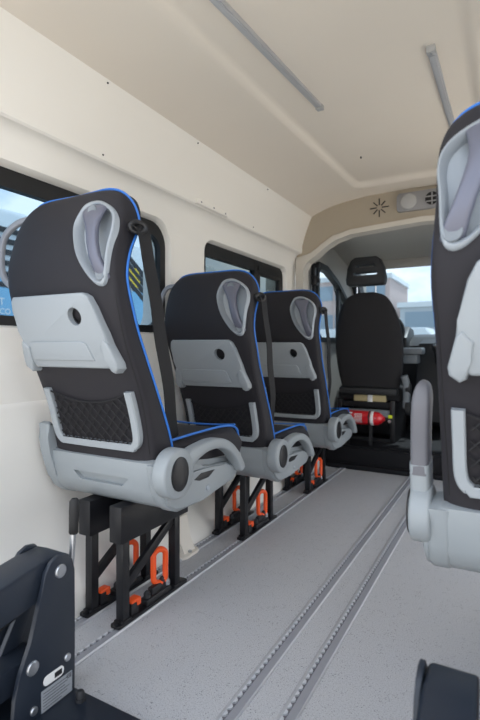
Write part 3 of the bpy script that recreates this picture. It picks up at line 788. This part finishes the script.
sw = thing('steering_wheel', 'dark steering wheel seen past the right side of the driver seat', 'steering wheel', (-1.03, 4.54, 1.06))
sw.rotation_euler = (math.radians(-28), 0, 0)
bm = B(); tube(bm, [(.195*math.cos(2*PI*i/40), 0, .195*math.sin(2*PI*i/40)) for i in range(40)], .016, 10, closed=True); obj('rim', bm, M['dash'], sw)
for a in (0, PI, -PI/2):
    bm = B(); bx(bm, .04, .19, -.008, .012, -.02, .02, rot=None, bev=.006); bm.transform(Matrix.Rotation(-a, 4, 'Y')); obj('spoke', bm, M['dash'], sw)
bm = B(); lathe(bm, [(.001, -.02), (.06, -.015), (.07, .0), (.06, .03), (.04, .06), (.001, .06)], (0, 0, 0), (0, 1, 0), 24); obj('hub', bm, M['black'], sw)

da = thing('dashboard', 'dark dashboard below the windscreen with a raised centre console', 'dashboard', (-.51, 5.0, .16))
bm = B(); prism(bm, [(-.20, .30), (-.24, .55), (-.20, .78), (-.05, .86), (.25, .90), (.40, .86), (.40, .0), (.0, .0)], 'x', -.86, .86, bev=.02); obj('dash_body', bm, M['dash'], da)
bm = B(); prism(bm, [(-.34, .72), (-.30, .86), (-.10, .97), (.1, .95), (.1, .75), (-.2, .66)], 'x', -.76, -.32, bev=.025); obj('instrument_hood', bm, M['black'], da)
bm = B(); prism(bm, [(-.44, .10), (-.42, .58), (-.30, .80), (.0, .86), (.0, .10)], 'x', -.22, .16, bev=.02); obj('centre_console', bm, M['dash'], da)
bm = B(); bx(bm, -.34, -.14, -.62, -.42, .70, .76, bev=.014); bx(bm, -.30, -.18, -.60, -.44, .62, .70, bev=.012); obj('console_tray', bm, M['dashg'], da)
bm = B(); tube(bm, [(-.05, -.40, .62), (-.05, -.47, .74)], .010, 10); lathe(bm, [(.001, -.03), (.02, -.025), (.026, 0), (.02, .025), (.001, .03)], (-.05, -.48, .76), (0, -.4, 1), 16); obj('gear_lever', bm, M['black'], da)
bm = B(); tube(bm, [(-.05, -.42, .60), (-.05, -.42, .60001)], .01, 6); bm.free()

vs = thing('sun_visor', 'dark grey sun visor folded along the top of the windscreen', 'sun visor', (-.74, 4.66, 1.72))
bm = B(); prism(bm, rrect(-.42, .40, -.055, .055, .025), 'y', -.012, .012, bev=.004); obj('visor_panel', bm, M['cabtrim'], vs)
vs.rotation_euler = (math.radians(-25), 0, 0)
bm = B(); cyl(bm, (.0, .0, .055), (1, 0, 0), .006, .84, 10); obj('hinge_rod', bm, M['dash'], vs)
bm = B(); bx(bm, -.3, .3, -.002, .03, .03, .09, bev=.004); obj('mounting', bm, M['dash'], vs)

db = thing('driver_seat_belt', 'black driver seat belt with its guide on the pillar beside the cab door window', 'seat belt', (-1.368, 3.68, 0))
bm = B(); bx(bm, -.012, .006, -.022, .022, .16, 1.45, bev=.002); obj('webbing', bm, M['belt'], db)
bm = B(); bx(bm, -.02, .03, -.03, .03, 1.42, 1.50, bev=.01); cyl(bm, (.03, 0, 1.46), (1, 0, 0), .02, .03, 16); obj('belt_guide', bm, M['black'], db)
bm = B(); cyl(bm, (.015, .0, 1.58), (1, 0, 0), .018, .06, 16, bev=.004); bx(bm, -.02, .01, -.02, .02, 1.50, 1.60, bev=.004); obj('height_adjuster', bm, M['black'], db)

# ------------------------------------------------------------------ outside
bm = B(); bx(bm, -60, 60, -40, 90, -.75, -.70); gnd = struct('ground', bm, M['asphalt'])
co = thing('parked_coach', 'pale parked coach with slanted black stripes and yellow patch seen through the left side window', 'coach', (-4.6, 3.0, -.7))
bm = B(); bx(bm, -1.2, 0, -4.5, 4.4, .35, 3.10, bev=.08); obj('coach_body', bm, M['coachw'], co)
bm = B(); bx(bm, -.02, .012, -4.4, 4.3, .5, 2.42); obj('lower_panel', bm, M['coachb'], co)
for k in range(11):
    z = 2.44+.115*k
    top = [(y, z-.06-.10*(y+3)/4.5-max(0, y-1.2)**2*.34) for y in (-3, -1, .4, 1.2, 1.6, 2.0, 2.4, 2.8, 3.2, 3.6)]
    top = [(y, zz) for y, zz in top if 2.3 < zz < 3.02]
    bm = B(); prism(bm, top+[(y, zz-.055-.03*max(0, y-1.2)) for y, zz in top[::-1]], 'x', -.02, .014); obj('stripe', bm, M['coachk'], co)
bm = B(); prism(bm, [(1.9, 2.75), (2.25, 2.75), (2.3, 2.48), (1.95, 2.48)], 'x', -.02, .0135); obj('yellow_patch', bm, M['coachy'], co)
for y in (-3, 2.3):
    bm = B(); cyl(bm, (-.1, y, .42), (1, 0, 0), .42, .25, 32, bev=.03); obj('wheel', bm, M['rubber'], co)
R90 = Matrix(((0, 0, 1, 0), (1, 0, 0, 0), (0, 1, 0, 0), (0, 0, 0, 1)))
bm = text_bm('.CO', .085, Matrix.Translation((.013, .17, 2.00)) @ R90, .002); obj('lettering', bm, M['white'], co)
bm = text_bm('T', .11, Matrix.Translation((.013, .14, 2.10)) @ R90, .002); obj('lettering', bm, M['white'], co)

def building(name, label, loc, w, d, h, m, floors, bays, mg):
    t = thing(name, label, 'building', loc)
    bm = B(); bx(bm, -w/2, w/2, 0, d, 0, h); obj('facade', bm, m, t)
    for i in range(floors):
        bm = B(); z = h*(i+.35)/floors; bx(bm, -w/2+.4, w/2-.4, -.06, .05, z, z+h/floors*.5); f_ = obj('window_band', bm, mg, t)
        b2 = B()
        for k in range(1, bays): x = -w/2+.4+(w-.8)*k/bays; bx(b2, x-.08, x+.08, -.1, .02, z, z+h/floors*.5)
        obj('mullion', b2, m, f_)
    bm = B(); bx(bm, -w/2-.2, w/2+.2, -.2, d, h, h+.4); obj('parapet', bm, M['coachw'], t)
building('office_building', 'pale grey low office block seen through the windscreen', (3.4, 40, -.7), 22, 8, 5.0, M['facade'], 2, 9, M['facadeg'])
building('brick_building', 'taller pinkish building left of the office block, seen past the driver headrest', (-13.4, 41, -.7), 9.6, 8, 7.6, M['facader'], 3, 4, M['facadeg'])
pv = thing('parked_van', 'pale parked van seen low through the windscreen', 'van', (-3.4, 16.5, -.7))
bm = B(); prism(bm, [(-2.6, .35), (-2.6, 2.1), (-2.4, 2.3), (1.2, 2.3), (1.8, 1.5), (2.6, 1.2), (2.7, .35)], 'y', -.9, .9, bev=.06); obj('van_body', bm, M['coachw'], pv)
bm = B(); prism(bm, [(.2, 1.45), (.2, 2.0), (1.15, 2.0), (1.55, 1.45)], 'y', -.93, -.88); obj('side_window', bm, M['facadeg'], pv)
for x in (-1.7, 1.8):
    bm = B(); cyl(bm, (x, -.85, .36), (0, 1, 0), .36, .22, 24, bev=.03); obj('wheel', bm, M['rubber'], pv)

# ------------------------------------------------------------------ daylight
w = bpy.data.worlds.new('sky'); bpy.context.scene.world = w; w.use_nodes = True; nt = w.node_tree; L = nt.links.new
bg = nt.nodes['Background']; tc = nt.nodes.new('ShaderNodeTexCoord')
sep = nt.nodes.new('ShaderNodeSeparateXYZ'); L(tc.outputs['Generated'], sep.inputs[0])
gr = nt.nodes.new('ShaderNodeValToRGB'); e = gr.color_ramp.elements
e[0].position = 0; e[0].color = lin((206, 222, 236)); e[1].position = .55; e[1].color = lin((98, 152, 205)); L(sep.outputs[2], gr.inputs[0])
n = nt.nodes.new('ShaderNodeTexNoise'); n.inputs['Scale'].default_value = 3.2; n.inputs['Detail'].default_value = 7; n.inputs['Roughness'].default_value = .6
mp = nt.nodes.new('ShaderNodeMapping'); mp.inputs['Scale'].default_value = (1, 1, 2.2); mp.inputs['Location'].default_value = (.3, .1, .2)
L(tc.outputs['Generated'], mp.inputs[0]); L(mp.outputs[0], n.inputs['Vector'])
cr = nt.nodes.new('ShaderNodeValToRGB'); cr.color_ramp.elements[0].position = .38; cr.color_ramp.elements[1].position = .56; L(n.outputs['Fac'], cr.inputs[0])
mx = nt.nodes.new('ShaderNodeMix'); mx.data_type = 'RGBA'; L(cr.outputs[0], mx.inputs[0]); L(gr.outputs[0], mx.inputs[6]); mx.inputs[7].default_value = lin((250, 250, 250))
L(mx.outputs[2], bg.inputs[0]); bg.inputs[1].default_value = 1.3

sun = bpy.data.lights.new('sun', 'SUN'); sun.energy = 3.0; sun.angle = math.radians(3); sun.color = (1, .95, .88)
so = bpy.data.objects.new('sun', sun); C.objects.link(so)
so.rotation_euler = Vector((-.25, -.62, -.95)).to_track_quat('-Z', 'Y').to_euler()

# ------------------------------------------------------------------ camera
cam = bpy.data.cameras.new('camera'); cam.lens = 24; cam.sensor_width = 36; cam.shift_y = -10/720
cam.dof.use_dof = True; cam.dof.focus_distance = 1.75; cam.dof.aperture_fstop = 3.5; cam.clip_start = .02
cobj = bpy.data.objects.new('camera', cam); C.objects.link(cobj); cobj.location = (0, 0, .9)
cobj.rotation_euler = (math.radians(90), 0, math.radians(29.2))
sc = bpy.context.scene; sc.camera = cobj
sc.view_settings.view_transform = 'Standard'; sc.view_settings.look = 'None'; sc.view_settings.gamma = 1; sc.view_settings.use_curve_mapping = False
sc.view_settings.exposure = 1.12
sc.cycles.max_bounces = 10; sc.cycles.diffuse_bounces = 6; sc.cycles.transparent_max_bounces = 12
